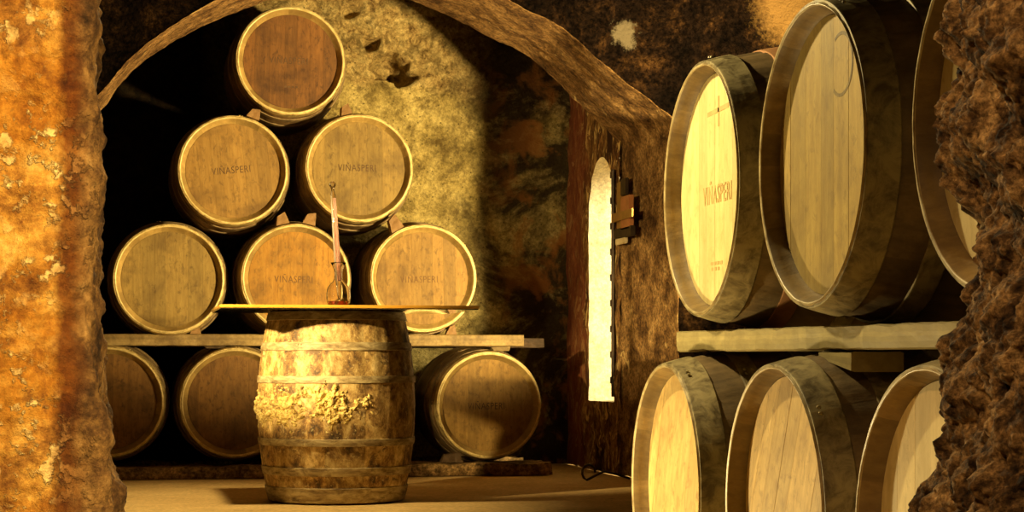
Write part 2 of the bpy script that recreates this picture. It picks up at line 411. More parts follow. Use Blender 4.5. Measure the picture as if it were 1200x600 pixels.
def head_mesh(rh, mat, seed, nb=7):
    """disc of upright boards at y=0 facing -y, 18 mm thick"""
    rnd = random.Random(seed)
    w = [rnd.uniform(.8, 1.25) for _ in range(nb)]; s = sum(w); xs = [-rh]
    for q in w: xs.append(xs[-1]+2*rh*q/s)
    V = []; Fc = []; T = []
    for k in range(nb):
        x0, x1 = xs[k]+.0001, xs[k+1]-.0001
        x0 = max(x0, -rh*.9995); x1 = min(x1, rh*.9995)
        top = []; m = 8
        for i in range(m+1):
            x = x0+(x1-x0)*i/m; top.append((x, math.sqrt(max(rh*rh-x*x, 0))))
        ring = [(x, z) for x, z in top] + [(x, -z) for x, z in reversed(top)]
        tn = rnd.random(); off = rnd.uniform(-.0003, .0003)
        b = len(V); n = len(ring)
        cx = (x0+x1)/2
        for x, z in ring: V.append((x, .018, z))
        for x, z in ring: V.append((x, off+.0004, z))
        for x, z in ring: V.append((cx+(x-cx)*(1-.0004/max(.01, (x1-x0)/2)), off, z*.998))
        for i in range(n):
            j = (i+1) % n
            Fc.append((b+i, b+j, b+n+j, b+n+i)); T.append(tn)
            Fc.append((b+n+i, b+n+j, b+2*n+j, b+2*n+i)); T.append(tn)
        Fc.append(tuple(b+2*n+i for i in range(n))); T.append(tn)
        Fc.append(tuple(b+i for i in reversed(range(n)))); T.append(tn)
    # backing so the joints read dark, not open
    b = len(V)
    for i in range(48): V.append((rh*.999*math.cos(i*PI/24), .003, rh*.999*math.sin(i*PI/24)))
    Fc.append(tuple(range(b, b+48))); T.append(0)
    return fix_normals(mesh('head', V, Fc, mat, tone=T))

_txt = {}
def text_mesh(s, width, mat, height=None, offset=-.012):
    k = (s, round(width, 3), mat.name)
    if k in _txt: return _txt[k]
    cu = bpy.data.curves.new('lettering', 'FONT'); cu.body = s; cu.align_x = 'CENTER'; cu.align_y = 'CENTER'
    cu.size = 1; cu.extrude = .012; cu.offset = offset+.010; cu.space_character = 1.12; cu.resolution_u = 3
    o = bpy.data.objects.new('t', cu); C.objects.link(o)
    bpy.context.view_layer.update()
    me = bpy.data.meshes.new_from_object(o.evaluated_get(bpy.context.evaluated_depsgraph_get()))
    bpy.data.objects.remove(o)
    xs = [v.co.x for v in me.vertices]; ys = [v.co.y for v in me.vertices]
    sx = width/(max(xs)-min(xs)); sy = (height/(max(ys)-min(ys))) if height else sx
    mx = (max(xs)+min(xs))/2; my = (max(ys)+min(ys))/2
    for v in me.vertices:   # stand it on the head: x stays, text up -> z, depth -> -y
        x, y, z = v.co; v.co = ((x-mx)*sx, -.0006 if z > 0 else .0008, (y-my)*sy)
    me.materials.clear(); me.materials.append(mat); me.name = 'lettering'
    _txt[k] = me; return me

# ------------------------------------------------------------------ barrels
_cache = {}
def barrel(front, rz, L, re, rb, label, group, head='head_gold', stave='stave_dark', hoops='hoop_gold', seed=1, roll=0.0,
           word=None, ink='ink', word_w=.2, word_h=.04, word_dx=0, word_dz=.01, rec=.042, rh=None, bands=None, front_hoop=None, rust=None, rim=None, lip=.010):
    """front: centre of the front rim; axis runs along local +y"""
    rh = rh or re-.034
    base = Vector(front); base.z -= rb
    rt = root('wine_barrel', base, rz, label, 'barrel', group)
    key = (L, re, rb, stave, rim, seed % 4)
    if key not in _cache: _cache[key] = stave_mesh(L, re, rb, M[stave], seed % 4, rec=rec, rh=rh, rim=M[rim or stave], lip=lip, lipm=M['lip_bright' if L > .9 else 'lip_near'])
    link('staves', _cache[key], rt, (0, 0, rb), (0, random.Random(seed).uniform(0, 6), 0))
    bands = bands or [(.004, .046), (.105, .140), (.245, .285)]
    allb = bands+[(L-b, L-a) for a, b in bands]
    for i, (a, b) in enumerate(allb):
        hm = hoops
        if i == 0 and front_hoop: hm = front_hoop
        if rust is not None and i == rust: hm = 'hoop_rust'
        k = (L, re, rb, a, hm)
        if k not in _cache: _cache[k] = hoop_mesh(a, b, L, re, rb, M[hm], seed=i)
        link('hoop', _cache[k], rt, (0, 0, rb), (0, random.Random(seed*9+i).uniform(-.5, .5), 0))
    k = ('h', rh, head, seed % 5)
    if k not in _cache: _cache[k] = head_mesh(rh, M[head], seed % 5, 7 if seed % 2 else 8)
    h = link('head', _cache[k], rt, (0, rec, rb), (0, roll, 0))
    if word: link('lettering', text_mesh(word, word_w, M[ink], word_h), h, (word_dx, -.0004, word_dz))
    link('head', _cache[k], rt, (0, L-rec, rb), (0, 0, PI))
    return rt, h

Ys = 10.286
LS, RE, RB = .93, .285, .326
W = 'VIÑASPERI'
stack = [  # px, py of the front rim centre, head, label, word?, ink, roll
 (341, 71, 'head_brown', 'dark brown-headed barrel alone at the top of the stacked pyramid', 1, 'ink', R(1)),
 (273.5, 199.5, 'head_gold', 'golden-headed barrel on the left of the two-barrel tier below the top barrel', 1, 'ink', R(-6)),
 (421.5, 197, 'head_olive', 'olive-gold barrel on the right of the two-barrel tier, behind the glass pipette tip', 1, 'ink', R(0)),
 (198.5, 327, 'head_olive', 'dull gold barrel at the left end of the three-barrel tier on the shelf beam', 0, 'ink_soft', R(0)),
 (347, 326, 'head_orange', 'orange-headed barrel in the middle of the three-barrel tier, behind the glass flask', 1, 'ink_soft', R(1)),
 (496.5, 326, 'head_gold', 'gold barrel with brightly lit rim at the right end of the three-barrel tier', 1, 'ink_soft', R(-1)),
 (127, 471, 'head_shaded', 'shaded brown barrel under the shelf beam, half hidden by the left rock jamb', 0, 'ink_soft', R(0)),
 (276, 472, 'head_shaded', 'shaded brown barrel under the shelf beam, just left of the upright table barrel', 0, 'ink_soft', R(0)),
 (424, 473, 'head_shaded', 'shaded barrel under the shelf beam directly behind the upright table barrel', 0, 'ink_soft', R(0)),
 (573.5, 475, 'head_gold', 'orange-brown barrel under the right end of the shelf beam with a shadow across its head', 1, 'ink', R(0)),
]
SB = []
for i, (px, py, hd, lab, wd, ink, roll) in enumerate(stack):
    p = atY(px, py, Ys)
    low = i >= 6
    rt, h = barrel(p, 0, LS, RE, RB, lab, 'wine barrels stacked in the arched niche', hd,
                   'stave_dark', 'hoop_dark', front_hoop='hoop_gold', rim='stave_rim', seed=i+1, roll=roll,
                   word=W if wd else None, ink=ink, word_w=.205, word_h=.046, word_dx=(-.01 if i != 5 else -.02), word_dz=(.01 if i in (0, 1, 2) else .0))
    SB.append((p, rt, h))
# faint second stamp under the word on the top barrel

# right-hand rows, heads facing left
k = .95
LR, RER, RBR = .88, .271, .329
XT, XB = 1.2255, 1.181
bR = [(.004, .060), (.125, .165), (.255, .295)]
right_rows = [
 (XT, 4.0, .37, 'head_pale', 'barrel with pale yellow head at the far left end of the right upper row', 'far'),
 (XT-.012, 3.29, .37, 'head_tan', 'large tan-headed barrel in the middle of the right upper row, arc stamp near its top', 'mid'),
 (XT, 2.58, .37, 'head_pale', 'near barrel of the right upper row, partly hidden behind the dark rock edge', 'near'),
 (XB, 4.12, -.282, 'head_streaked', 'far left barrel of the right lower row, beneath the end of the grey-green beam', 'far'),
 (XB, 3.40, -.282, 'head_streaked', 'middle barrel of the right lower row with diagonally streaked head', 'mid'),
 (XB, 2.71, -.282, 'head_pale', 'brightly lit near barrel of the right lower row, cut off by the dark rock', 'near'),
]
RR = []
for i, (X, Y, z, hd, lab, wh) in enumerate(right_rows):
    rt, h = barrel((X, Y, CZ+z), -PI/2, LR, RER, RBR, lab, 'wine barrels racked in two rows on the right', hd, 'stave_near', 'hoop_near',
                   seed=20+i, roll=R([0, 0, -4, 20, 24, 0][i]), rec=.037, rh=RER-.019, rim='rim_near', lip=.0055, bands=bR, rust=1 if i == 0 else None,
                   word=W if i == 0 else None, ink='ink_pale', word_w=.20, word_h=.05, word_dx=.02, word_dz=-.005)
    RR.append((rt, h))
# printed cross and small mark on the pale head, arc stamp on the tan head
def strips(name, segs, w, mat, parent):
    V = []; Fc = []
    for (x0, z0, x1, z1) in segs:
        d = Vector((x1-x0, 0, z1-z0)).normalized(); n = Vector((-d.z, 0, d.x))*w/2; b = len(V)
        for y in (-.0006, .0008):
            for p in ((x0, z0, 1), (x0, z0, -1), (x1, z1, -1), (x1, z1, 1)):
                V.append((p[0]+n.x*p[2], y, p[1]+n.z*p[2]))
        Fc += [(b, b+1, b+2, b+3), (b+4, b+7, b+6, b+5), (b, b+4, b+5, b+1), (b+1, b+5, b+6, b+2), (b+2, b+6, b+7, b+3), (b+3, b+7, b+4, b)]
    return link(name, mesh(name, V, Fc, mat), parent)
strips('printed_cross', [(.03, .20, .03, .135), (-.05, .168, .10, .172)], .010, M['ink_pale'], RR[0][1])
strips('faded_stamp', [(-.025+q*.022, -.160, -.010+q*.022, -.160) for q in range(4)]+[(-.02+q*.022, -.172, -.008+q*.022, -.172) for q in range(3)], .007, M['ink_pale'], RR[0][1])
strips('faded_stamp', [(-.03+q*.02, -.135, -.018+q*.02, -.134) for q in range(4)], .010, M['ink'], SB[0][2])
arc = [(.07+.055*math.cos(a), .155+.055*math.sin(a)) for a in [R(-130+i*12) for i in range(22)]]
strips('arc_stamp', [(arc[i][0], arc[i][1], arc[i+1][0], arc[i+1][1]) for i in range(21)], .006, M['head_olive'], RR[1][1])

# ------------------------------------------------------------------ upright table barrel
pt = atD(394.5, 585, CZ*F/(585-HZ)); TX, TY = pt.x, pt.y
LU, REU, RBU = .842, .300, .352
ub = root('upright_barrel', (TX, TY, 0), 0, 'old upright barrel with flaking yellow crust carrying the round table top', 'barrel')
def up(me, name): return link(name, me, ub, (0, 0, 0), (PI/2, 0, 0))
up(stave_mesh(LU, REU, RBU, M['old_stave'], 3, N=24, rec=.03, rh=REU-.03), 'staves')
for i, (a, b) in enumerate([(.003, .068), (.120, .157), (.250, .282), (.525, .556), (.667, .703), (.800, .839)]):
    up(hoop_mesh(a, b, LU, REU, RBU, M['old_hoop'], thick=.004, seed=i+40), 'hoop')
hm = head_mesh(REU-.03, M['head_shaded'], 2)
link('head', hm, ub, (0, 0, LU-.03), (-PI/2, 0, 0)); link('head', hm, ub, (0, 0, .03), (PI/2, 0, 0))
# crust: lumps standing proud of the staves on the camera side
V = []; Fc = []
NA, NZ = 330, 130
for i in range(NA+1):
    a = R(178)+R(128)*i/NA
    for j in range(NZ+1):
        z = .30+.27*j/NZ
        px_ = Vector((a*RBU, z, 3.1))
        dd, cc = noise.voronoi(px_*48+noise.noise_vector(px_*30)*.8)
        n = .9*(.45-dd[0])+1.0*noise.fractal(px_*38, .7, 2.1, 4)+1.0*noise.fractal(px_*9, .8, 2, 3)
        env = 1-abs((z-.425)/.10)**2.0 - 1.1*max(0, (i/NA-.62)/.38)**2 - .25*((i/NA-.30)/.5)**2
        h = n*.45+env*.5-.24
        r = body_r(z, LU, REU, RBU) + max(-.006, min(.018, h*.034))
        V.append((r*math.cos(a), r*math.sin(a), z))
for i in range(NA):
    for j in range(NZ):
        q = i*(NZ+1)+j; Fc.append((q, q+NZ+1, q+NZ+2, q+1))
cr = link('crust', mesh('crust', V, Fc, M['crust'], smooth=False), ub)
cr['label'] = 'lumpy yellow crust'

# table top
tt = root('table_top', (0, 0, 0), 0, 'thin rectangular glossy orange table board resting on the upright barrel', 'table')
z0 = LU+.0005; th = .017; yf = TY-.46; yb = TY+.33
xl_, xr_ = atY(257.5, 360, yf).x, atY(562, 360, yf).x
tt.location = ((xl_+xr_)/2, (yf+yb)/2, z0)
def slab(x0, x1, y0, y1, z0_, z1, bev, mat, name, parent):
    import bmesh
    bm = bmesh.new(); bmesh.ops.create_cube(bm, size=1)
    for v in bm.verts: v.co = Vector(((x0+x1)/2+v.co.x*(x1-x0), (y0+y1)/2+v.co.y*(y1-y0), (z0_+z1)/2+v.co.z*(z1-z0_)))
    bmesh.ops.bevel(bm, geom=bm.edges[:], offset=bev, segments=3, affect='EDGES')
    me = bpy.data.meshes.new(name); bm.to_mesh(me); bm.free(); me.materials.append(mat); return link(name, me, parent)
hx, hy = (xr_-xl_)/2, (yb-yf)/2
slab(-hx, hx, -hy, hy, .004, th, .002, M['table'], 'board', tt)
slab(-hx+.004, hx-.004, -hy+.004, hy-.004, 0, .004, .001, M['under'], 'underside', tt)['label'] = 'mirror-like dark underside'
ztop = z0+th

# flask and pipette
fp = atY(396.5, 357, TY-.12)
fr = root('glass_flask', (fp.x, fp.y, ztop+.0005), 0, 'small round clear glass flask with red wine in its bottom on the table', 'flask')
outer = [(0, .001), (0, .032), (.004, .042), (.018, .050), (.040, .054), (.062, .054), (.082, .050), (.098, .040), (.112, .026), (.125, .019), (.145, .0175), (.165, .020), (.182, .027), (.196, .034)]
inner = [(z+.003*(1 if z < .01 else 0), r-.0035) for z, r in reversed(outer[1:])]+[(.004, .001)]
V, Fc, T = revolve(outer+[(.1975, .033)]+inner, 48, axis='Z')
link('flask_bowl', fix_normals(mesh('flask_bowl', V, Fc, M['glass'], smooth=True)), fr)
V, Fc, T = revolve([(.0045, .001), (.0045, .035), (.012, .0445), (.026, .0480), (.026, .001)], 48, axis='Z')
link('wine', fix_normals(mesh('wine', V, Fc, M['wine'], smooth=True)), fr)
def tube(pts, rad, n=16):
    V = []; Fc = []; P = [Vector(p) for p in pts]
    for i, p in enumerate(P):
        d = (P[min(i+1, len(P)-1)]-P[max(i-1, 0)]).normalized()
        a = d.cross(Vector((0, 1, 0.01))).normalized(); b = d.cross(a)
        r = rad[i] if isinstance(rad, (list, tuple)) else rad
        for k_ in range(n):
            t = 2*PI*k_/n; V.append(tuple(p+(a*math.cos(t)+b*math.sin(t))*r))
    for i in range(len(P)-1):
        for k_ in range(n):
            k2 = (k_+1) % n; Fc.append((i*n+k_, i*n+k2, (i+1)*n+k2, (i+1)*n+k_))
    Fc.append(tuple(range(n))); Fc.append(tuple(range((len(P)-1)*n, len(P)*n)))
    return V, Fc
pr = root('wine_pipette', (fp.x+.002, fp.y, ztop+.032), 0, 'tall thin glass pipette holding pink-red wine, standing in the glass flask', 'pipette')
def ax(t): return Vector((-.033*t+.004, 0, .525*t))
ts = [0, .04, .15, .4, .7, .88, .91, .93, .95, .965, .98, .992, 1.0]
rs = [.004, .009, .0135, .0145, .0135, .0115, .007, .0065, .010, .015, .015, .010, .003]
V, Fc = tube([ax(t) for t in ts], rs)
link('glass_tube', fix_normals(mesh('glass_tube', V, Fc, M['glass'], smooth=True)), pr)
V, Fc = tube([ax(t)+Vector((.004, 0, 0)) for t in (.16, .4, .7, .86)], [.0075, .0078, .0072, .006])
link('wine_column', fix_normals(mesh('wine_column', V, Fc, M['rose'], smooth=True)), pr)
V, Fc = tube([ax(t)+Vector((-.0078, 0, 0)) for t in (.12, .4, .7, .88)], [.0038, .0040, .0038, .003])  # pale stripe along the left of the tube
link('pale_stripe', fix_normals(mesh('pale_stripe', V, Fc, M['white'], smooth=True)), pr)

# ------------------------------------------------------------------ rough timber
def timber(name, a, b, w, h, mat, label, cat, seed=0, group=None, rough=.004, h2=None, chamfer=.006, shear=None):
    """rough-hewn bar from a to b (centre of its top face), width w, height h"""
    a = Vector(a); b = Vector(b); L = (b-a).length; d = (b-a).normalized()
    side = d.cross(Vector((0, 0, 1))).normalized(); upv = side.cross(d)
    n = max(4, int(L/.025)); h2 = h2 or h
    V = []; Fc = []; T = []; m = 0
    for i in range(n+1):
        t = i/n; c = a+(b-a)*t; hh = h+(h2-h)*t
        sec = []
        cs = [(-w/2, 0), (w/2, 0), (w/2, -hh), (-w/2, -hh)]
        for q in range(4):
            p0, p1 = cs[q], cs[(q+1) % 4]
            for s in (.06, .3, .5, .7, .94): sec.append((p0[0]+(p1[0]-p0[0])*s, p0[1]+(p1[1]-p0[1])*s))
        m = len(sec)
        for (x, z) in sec:
            p = c+side*x+upv*z
            nn = noise.noise_vector(p*14+Vector((seed*3.1, 0, 0)))*rough + noise.noise_vector(p*50)*rough*.35
            nn.z = min(nn.z, 0) if z > -hh/2 else max(nn.z, 0)
            V.append(tuple(p+nn-a))
    for i in range(n):
        for q in range(m):
            q2 = (q+1) % m; Fc.append((i*m+q, i*m+q2, (i+1)*m+q2, (i+1)*m+q)); T.append(.5+.3*math.sin(q*1.7+seed))
    Fc.append(tuple(range(m))); T.append(.4); Fc.append(tuple(range(n*m, (n+1)*m))); T.append(.8)
    o = link(name, fix_normals(mesh(name, V, Fc, mat, tone=T)), None, a)
    return tag(o, label, cat, group)

# niche shelf beams
zA = atY(614, 392.5, 10.38).z; hA = .064
xr = atY(614, 400, 10.34).x; xl = -.58
timber('shelf_beam', (xl, 10.41, zA), (xr, 10.41, zA), .14, hA, M['beam'], 'long front shelf beam under the three-barrel tier, its lit end jutting out right', 'beam', 1)
timber('shelf_beam', (xl, 11.0, zA-.012), (atY(635, 400, 11.0).x, 11.0, zA-.012), .12, .058, M['beam_dark'], 'dark rear shelf beam whose tip shows behind the lit front beam end', 'beam', 2)

def wedge(name, c, sx, sy, sz, rz, ry, mat, label, group=None, top=.45, seed=0, cat='wedge'):
    """tapered chock with a worn top, centre of base at c"""
    V = []; Fc = []; n = 8; rows = 6
    for j in range(rows+1):
        t = j/rows
        for i in range(4*n):
            e, f = divmod(i, n); f /= n
            cr_ = [(-1, -1), (1, -1), (1, 1), (-1, 1)]
            x = cr_[e][0]+(cr_[(e+1) % 4][0]-cr_[e][0])*f; y = cr_[e][1]+(cr_[(e+1) % 4][1]-cr_[e][1])*f
            s = 1-(1-top)*t
            p = Vector((x*sx/2*s + (1-s)*sx*.12, y*sy/2*(1-.1*t), sz*t*(1+.12*x)))
            p += noise.noise_vector(p*40+Vector((seed*5.3, 0, 0)))*.003*(1 if j else 0)
            V.append(tuple(p))
    N4 = 4*n
    for j in range(rows):
        for i in range(N4):
            i2 = (i+1) % N4; Fc.append((j*N4+i, j*N4+i2, (j+1)*N4+i2, (j+1)*N4+i))
    Fc.append(tuple(reversed(range(N4)))); Fc.append(tuple(range(rows*N4, rows*N4+N4)))
    o = link(name, fix_normals(mesh(name, V, Fc, mat)), None, c, (0, ry, rz))
    return tag(o, label, cat, group)

# chocks sitting on a lower barrel against the flank of the barrel above: lower index, angle from vertical (deg, + = right)
def on_barrel(i, ang, yoff, lift=0.0):
    p = SB[i][0]; r = RE+.0065 + (RB-RE)*(1-((yoff-LS/2)/(LS/2))**2) + lift
    return Vector((p.x+r*math.sin(R(ang)), p.y+yoff, p.z+r*math.cos(R(ang))))
ch = [(1, 20, 'small wooden wedge under the left flank of the top barrel', .07, .05),
      (2, -14, 'dark wooden wedge under the right flank of the top barrel', .06, .05),
      (4, -14, 'lit wooden wedge on the orange-headed barrel, below the left second-tier barrel', .07, .055),
      (4, 13, 'wooden wedge on the orange-headed barrel just left of the pipette', .07, .06),
      (5, -29, 'tall wooden wedge below the right flank of the olive-gold barrel', .075, .075)]
for q, (i, ang, lab, sx, sz) in enumerate(ch):
    wedge('wooden_wedge', on_barrel(i, ang, .02), sx, .09, sz, 0, R(ang), M['chock'], lab, 'wedges between the stacked barrels', .62, q)
# chocks on the beam beside the third tier
for q, (i, dx, lab) in enumerate([(3, .14, 'small orange wood chock on the shelf beam under the dull gold barrel'), (5, .165, 'lit chock on the shelf beam under the right-hand end barrel')]):
    p = SB[i][0]; wedge('wooden_wedge', (p.x+dx, 10.385, zA+.0005), .06, .06, .034 if q == 0 else .05, 0, 0, M['chock'], lab, 'chocks on the shelf beam', .5, q+9)
# spacers between the lowest barrels and the beam
for q, (i, ang, lab) in enumerate([(9, 15, 'pale spacer block between the lowest right barrel and the lit beam end'),
                         (7, -20, 'dark spacer block between the shaded barrel left of the table and the beam'),
                         (6, 14, 'dark spacer block above the shaded barrel beside the left rock')]):
    b = on_barrel(i, ang, .10); hh = zA-hA-b.z
    if hh > .008: wedge('spacer_block', b+Vector((0, 0, 0)), .085, .08, hh-.002, 0, 0, M['beam'] if q == 0 else M['beam_dark'], lab, 'spacer blocks under the shelf beam', 1.25, q+20, 'block')

# plinth
def rough_box(x0, x1, y0, y1, z0_, z1, mat, name, amp=.012, step=.04, seed=0, fr=7):
    import bmesh
    nx, ny, nz = [max(1, int(round(abs(b-a)/step))) for a, b in ((x0, x1), (y0, y1), (z0_, z1))]
    V = []; idx = {}; Fc = []
    def vid(i, j, k_):
        if (i, j, k_) not in idx:
            p = Vector((x0+(x1-x0)*i/nx, y0+(y1-y0)*j/ny, z0_+(z1-z0_)*k_/nz))
            n = noise.noise_vector(p*fr+Vector((seed, 0, 0)))*amp + noise.noise_vector(p*fr*3.1)*amp*.5
            if k_ == 0: n.z = 0
            idx[(i, j, k_)] = len(V); V.append(tuple(p+n))
        return idx[(i, j, k_)]
    for i in range(nx):
        for j in range(ny):
            Fc.append((vid(i, j, 0), vid(i, j+1, 0), vid(i+1, j+1, 0), vid(i+1, j, 0)))
            Fc.append((vid(i, j, nz), vid(i+1, j, nz), vid(i+1, j+1, nz), vid(i, j+1, nz)))
    for i in range(nx):
        for k_ in range(nz):
            Fc.append((vid(i, 0, k_), vid(i+1, 0, k_), vid(i+1, 0, k_+1), vid(i, 0, k_+1)))
            Fc.append((vid(i, ny, k_), vid(i, ny, k_+1), vid(i+1, ny, k_+1), vid(i+1, ny, k_)))
    for j in range(ny):
        for k_ in range(nz):
            Fc.append((vid(0, j, k_), vid(0, j, k_+1), vid(0, j+1, k_+1), vid(0, j+1, k_)))
            Fc.append((vid(nx, j, k_), vid(nx, j+1, k_), vid(nx, j+1, k_+1), vid(nx, j, k_+1)))
    return link(name, mesh(name, V, Fc, mat, smooth=True))
zp = min(SB[q][0].z for q in (6, 7, 8, 9))-RB
tag(rough_box(-.6, 2.30, 10.22, 10.48, 0, max(.05, zp+.010), M['plinth'], 'stone_plinth', .012, .03), 'low rough stone kerb along the floor under the lowest stack barrels', 'kerb')
tag(rough_box(-.6, 2.30, 10.98, 11.16, 0, max(.05, zp+.002), M['plinth'], 'stone_plinth', .012, .03, 5), 'rear stone kerb beneath the back ends of the lowest stack barrels', 'kerb')
p9 = SB[9][0]
wedge('wooden_wedge', (p9.x-.21, 10.30, zp+.016), .12, .07, .05, 0, 0, M['beam_dark'], 'flat dark chock on the stone kerb left of the lowest right barrel', None, .7, 31)

# right-hand beams
zb0, zb1 = CZ+.0665, CZ+.0585
yb0 = 4.27; XBm = 1.315
timber('rack_beam', (XBm, yb0, zb0), (XBm, 2.2, zb1), .11, .048, M['beam_near'], 'grey-green timber beam carrying the right upper row, front one with rough edge', 'beam', 4, h2=.041, rough=.005)
timber('rack_beam', (1.95, yb0, zb0-.01), (1.95, 2.2, zb1-.01), .10, .05, M['beam_dark'], 'dark rear beam under the back ends of the right upper row', 'beam', 5)
s0 = (XBm, 3.36, CZ+.017)
timber('spacer_block', (XBm, 3.37, CZ+.0150), (XBm, 3.21, CZ+.0150), .10, .012, M['beam_near'], 'short tapered spacer board wedged under the grey-green beam above the lower row', 'block', 6, rough=.0015, h2=.036)
timber('floor_bearer', (XB+.10, 4.5, .060), (XB+.10, 2.2, .060), .08, .060, M['beam_dark'], 'low floor timber under the front ends of the right lower row', 'beam', 7, rough=.002)
timber('floor_bearer', (XB+.78, 4.5, .060), (XB+.78, 2.2, .060), .08, .060, M['beam_dark'], 'low floor timber under the back ends of the right lower row', 'beam', 8, rough=.002)

# ------------------------------------------------------------------ masonry
def struct(o): o['kind'] = 'structure'; return o
def grid(name, f, nu, nv, mat, smooth=True, parent=None, mats=None, mfun=None):
    V = [tuple(f(i/nu, j/nv)) for i in range(nu+1) for j in range(nv+1)]
    Fc = [(i*(nv+1)+j, (i+1)*(nv+1)+j, (i+1)*(nv+1)+j+1, i*(nv+1)+j+1) for i in range(nu) for j in range(nv)]
    mi = [mfun((i+.5)/nu, (j+.5)/nv) for i in range(nu) for j in range(nv)] if mfun else None
    return link(name, mesh(name, V, Fc, mat, smooth=smooth, mats=mats, midx=mi), parent)
def fbm(p, s, o=5, h=.9): return noise.fractal(Vector(p)*s, h, 2.1, o)

YF, YB, YW = 9.24, 10.1, 11.3
XR = 2.64
# floor
def ffl(u, v):
    x = -3+7.5*u; y = -1.5+13*v
    return (x, y, -.004+.004*noise.noise(Vector((x*1.5, y*1.5, 0))))
struct(grid('floor', ffl, 150, 200, M['floor']))
# back wall
crack = lambda x: 2.62-.16*x
cavs = [(atY(458, 80, YW), .12, .26), (atY(472, 92, YW), .07, .20), (atY(434, 52, YW), .06, .16), (atY(410, 16, YW), .06, .10)]
def fbk(u, v):
    x = -.75+3.55*u; z = 3.5*v
    p = Vector((x, 0, z))
    e = z-(crack(x)-.12+.05*noise.noise(Vector((x*4, 0, 1))))
    up_ = 1/(1+math.exp(-max(-30, min(30, e*90))))
    y = YW - up_*(.035+.035*fbm(p, 5)) - .010*fbm(p, 2.5)
    # dressed recess rounded at lower right of wall
    for c, r, dpt in cavs:
        d = math.hypot((x-c.x), (z-c.z)*1.3)/(r*(1+.5*noise.noise(p*18)))
        if d < 1: y += dpt*(1-d*d)
    return (x, y, z)
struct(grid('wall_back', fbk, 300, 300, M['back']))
# left wall of the niche
struct(grid('wall_left', lambda u, v: (-.66+.03*fbm((0, 10+1.4*u, 3.5*v), 4), 10.0+1.35*u, 3.5*v), 40, 100, M['black_rock']))
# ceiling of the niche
struct(grid('ceiling', lambda u, v: (-.8+3.7*u, 9.9+1.5*v, 3.3+.05*fbm((u*3, v*2, 0), 3)), 60, 30, M['black_rock']))

# arch: profile from measured points of its rear edge
pts = [(115, 131), (137.5, 103), (160, 80), (185, 61), (212, 44), (240, 29), (275, 14), (305, 3), (345, -8), (392, -14), (440, -10), (475, -2), (500, 7), (540, 25), (580, 45), (617, 64), (650, 92), (675, 118), (700, 141), (722, 166)]
prof = [(-.66, 0), (-.66, .9), (-.645, 1.25), (-.60, 1.45), (-.46, 1.66)]
w_ = [atY(x, y, YB) for x, y in pts]
w_ = [(p.x, p.z) for p in w_]
print('arch', w_[0], w_[-1])
prof = [(-.66, 0), (-.66, .45), (-.66, .9), (-.655, 1.2), (-.60, 1.42), (-.42, 1.66)] + w_ + [(2.648, 1.70), (2.645, 1.52), (XR, 1.3), (XR, .9), (XR, .45), (XR, 0)]
def catmull(P, per):
    out = []
    for i in range(len(P)-1):
        p0, p1, p2, p3 = [Vector(P[max(0, min(len(P)-1, i+q))]) for q in (-1, 0, 1, 2)]
        m = max(2, int((p2-p1).length/per))
        for j in range(m):
            t = j/m; out.append(.5*((2*p1)+(p2-p0)*t+(2*p0-5*p1+4*p2-p3)*t*t+(3*p1-p0-3*p2+p3)*t**3))
    out.append(Vector(P[-1])); return out
cp = catmull(prof, .022)
arch_c = Vector((1.0, 0))
def nrm(i):
    d = (cp[min(i+1, len(cp)-1)]-cp[max(i-1, 0)]).normalized(); return Vector((d.y, -d.x))   # towards the opening
def disp3(p):
    v = noise.noise_vector(p*3.0)*.008+noise.noise_vector(p*11)*.006+noise.noise_vector(p*30)*.004+noise.noise_vector(p*70)*.002
    return v
box = (-3.2, 3.92, 3.9)
def outer_pt(c):
    d = c-arch_c; s = 1e9
    if d.x < -1e-6: s = min(s, (box[0]-arch_c.x)/d.x)
    if d.x > 1e-6: s = min(s, (box[1]-arch_c.x)/d.x)
    if d.y > 1e-6: s = min(s, box[2]/d.y)
    return arch_c+d*s
def yfr(x):
    t = max(0, min(1, (x-.1)/1.1)); t = t*t*(3-2*t); return 9.52+(YF-9.52)*t
V = []; Fc = []; mi = []
ny = 34; nr = 70
for i, c in enumerate(cp):
    o_ = outer_pt(c)
    row = []
    for j in range(ny+1):      # back edge -> front edge
        t = j/ny; row.append(Vector((c.x+.09*t*max(0, min(1, (c.x-2.3)/.34)), YB+(yfr(c.x)-YB)*t, c.y)))
    for j in range(1, nr+1):
        t = (j/nr)**1.5; c2 = Vector((c.x+.09*max(0, min(1, (c.x-2.3)/.34)), c.y)); q = c2+(o_-c2)*t; row.append(Vector((q.x, yfr(q.x), q.y)))
    for j, p in enumerate(row):
        d = disp3(p)
        if j > ny: d += Vector((0, .05*fbm(p, 1.6, 4), 0))*min(1, (j-ny)/10)
        if c.y < 1.3 and c.x > 2: d.x = max(d.x, -.002) if j <= ny else d.x
        V.append(tuple(p+d))
    m_ = len(row)
for i in range(len(cp)-1):
    for j in range(m_-1):
        Fc.append((i*m_+j, i*m_+j+1, (i+1)*m_+j+1, (i+1)*m_+j)); mi.append(0 if j < ny else 1)
struct(link('wall_middle', mesh('wall_middle', V, Fc, None, smooth=True, mats=[M['soffit'], M['spandrel']], midx=mi)))

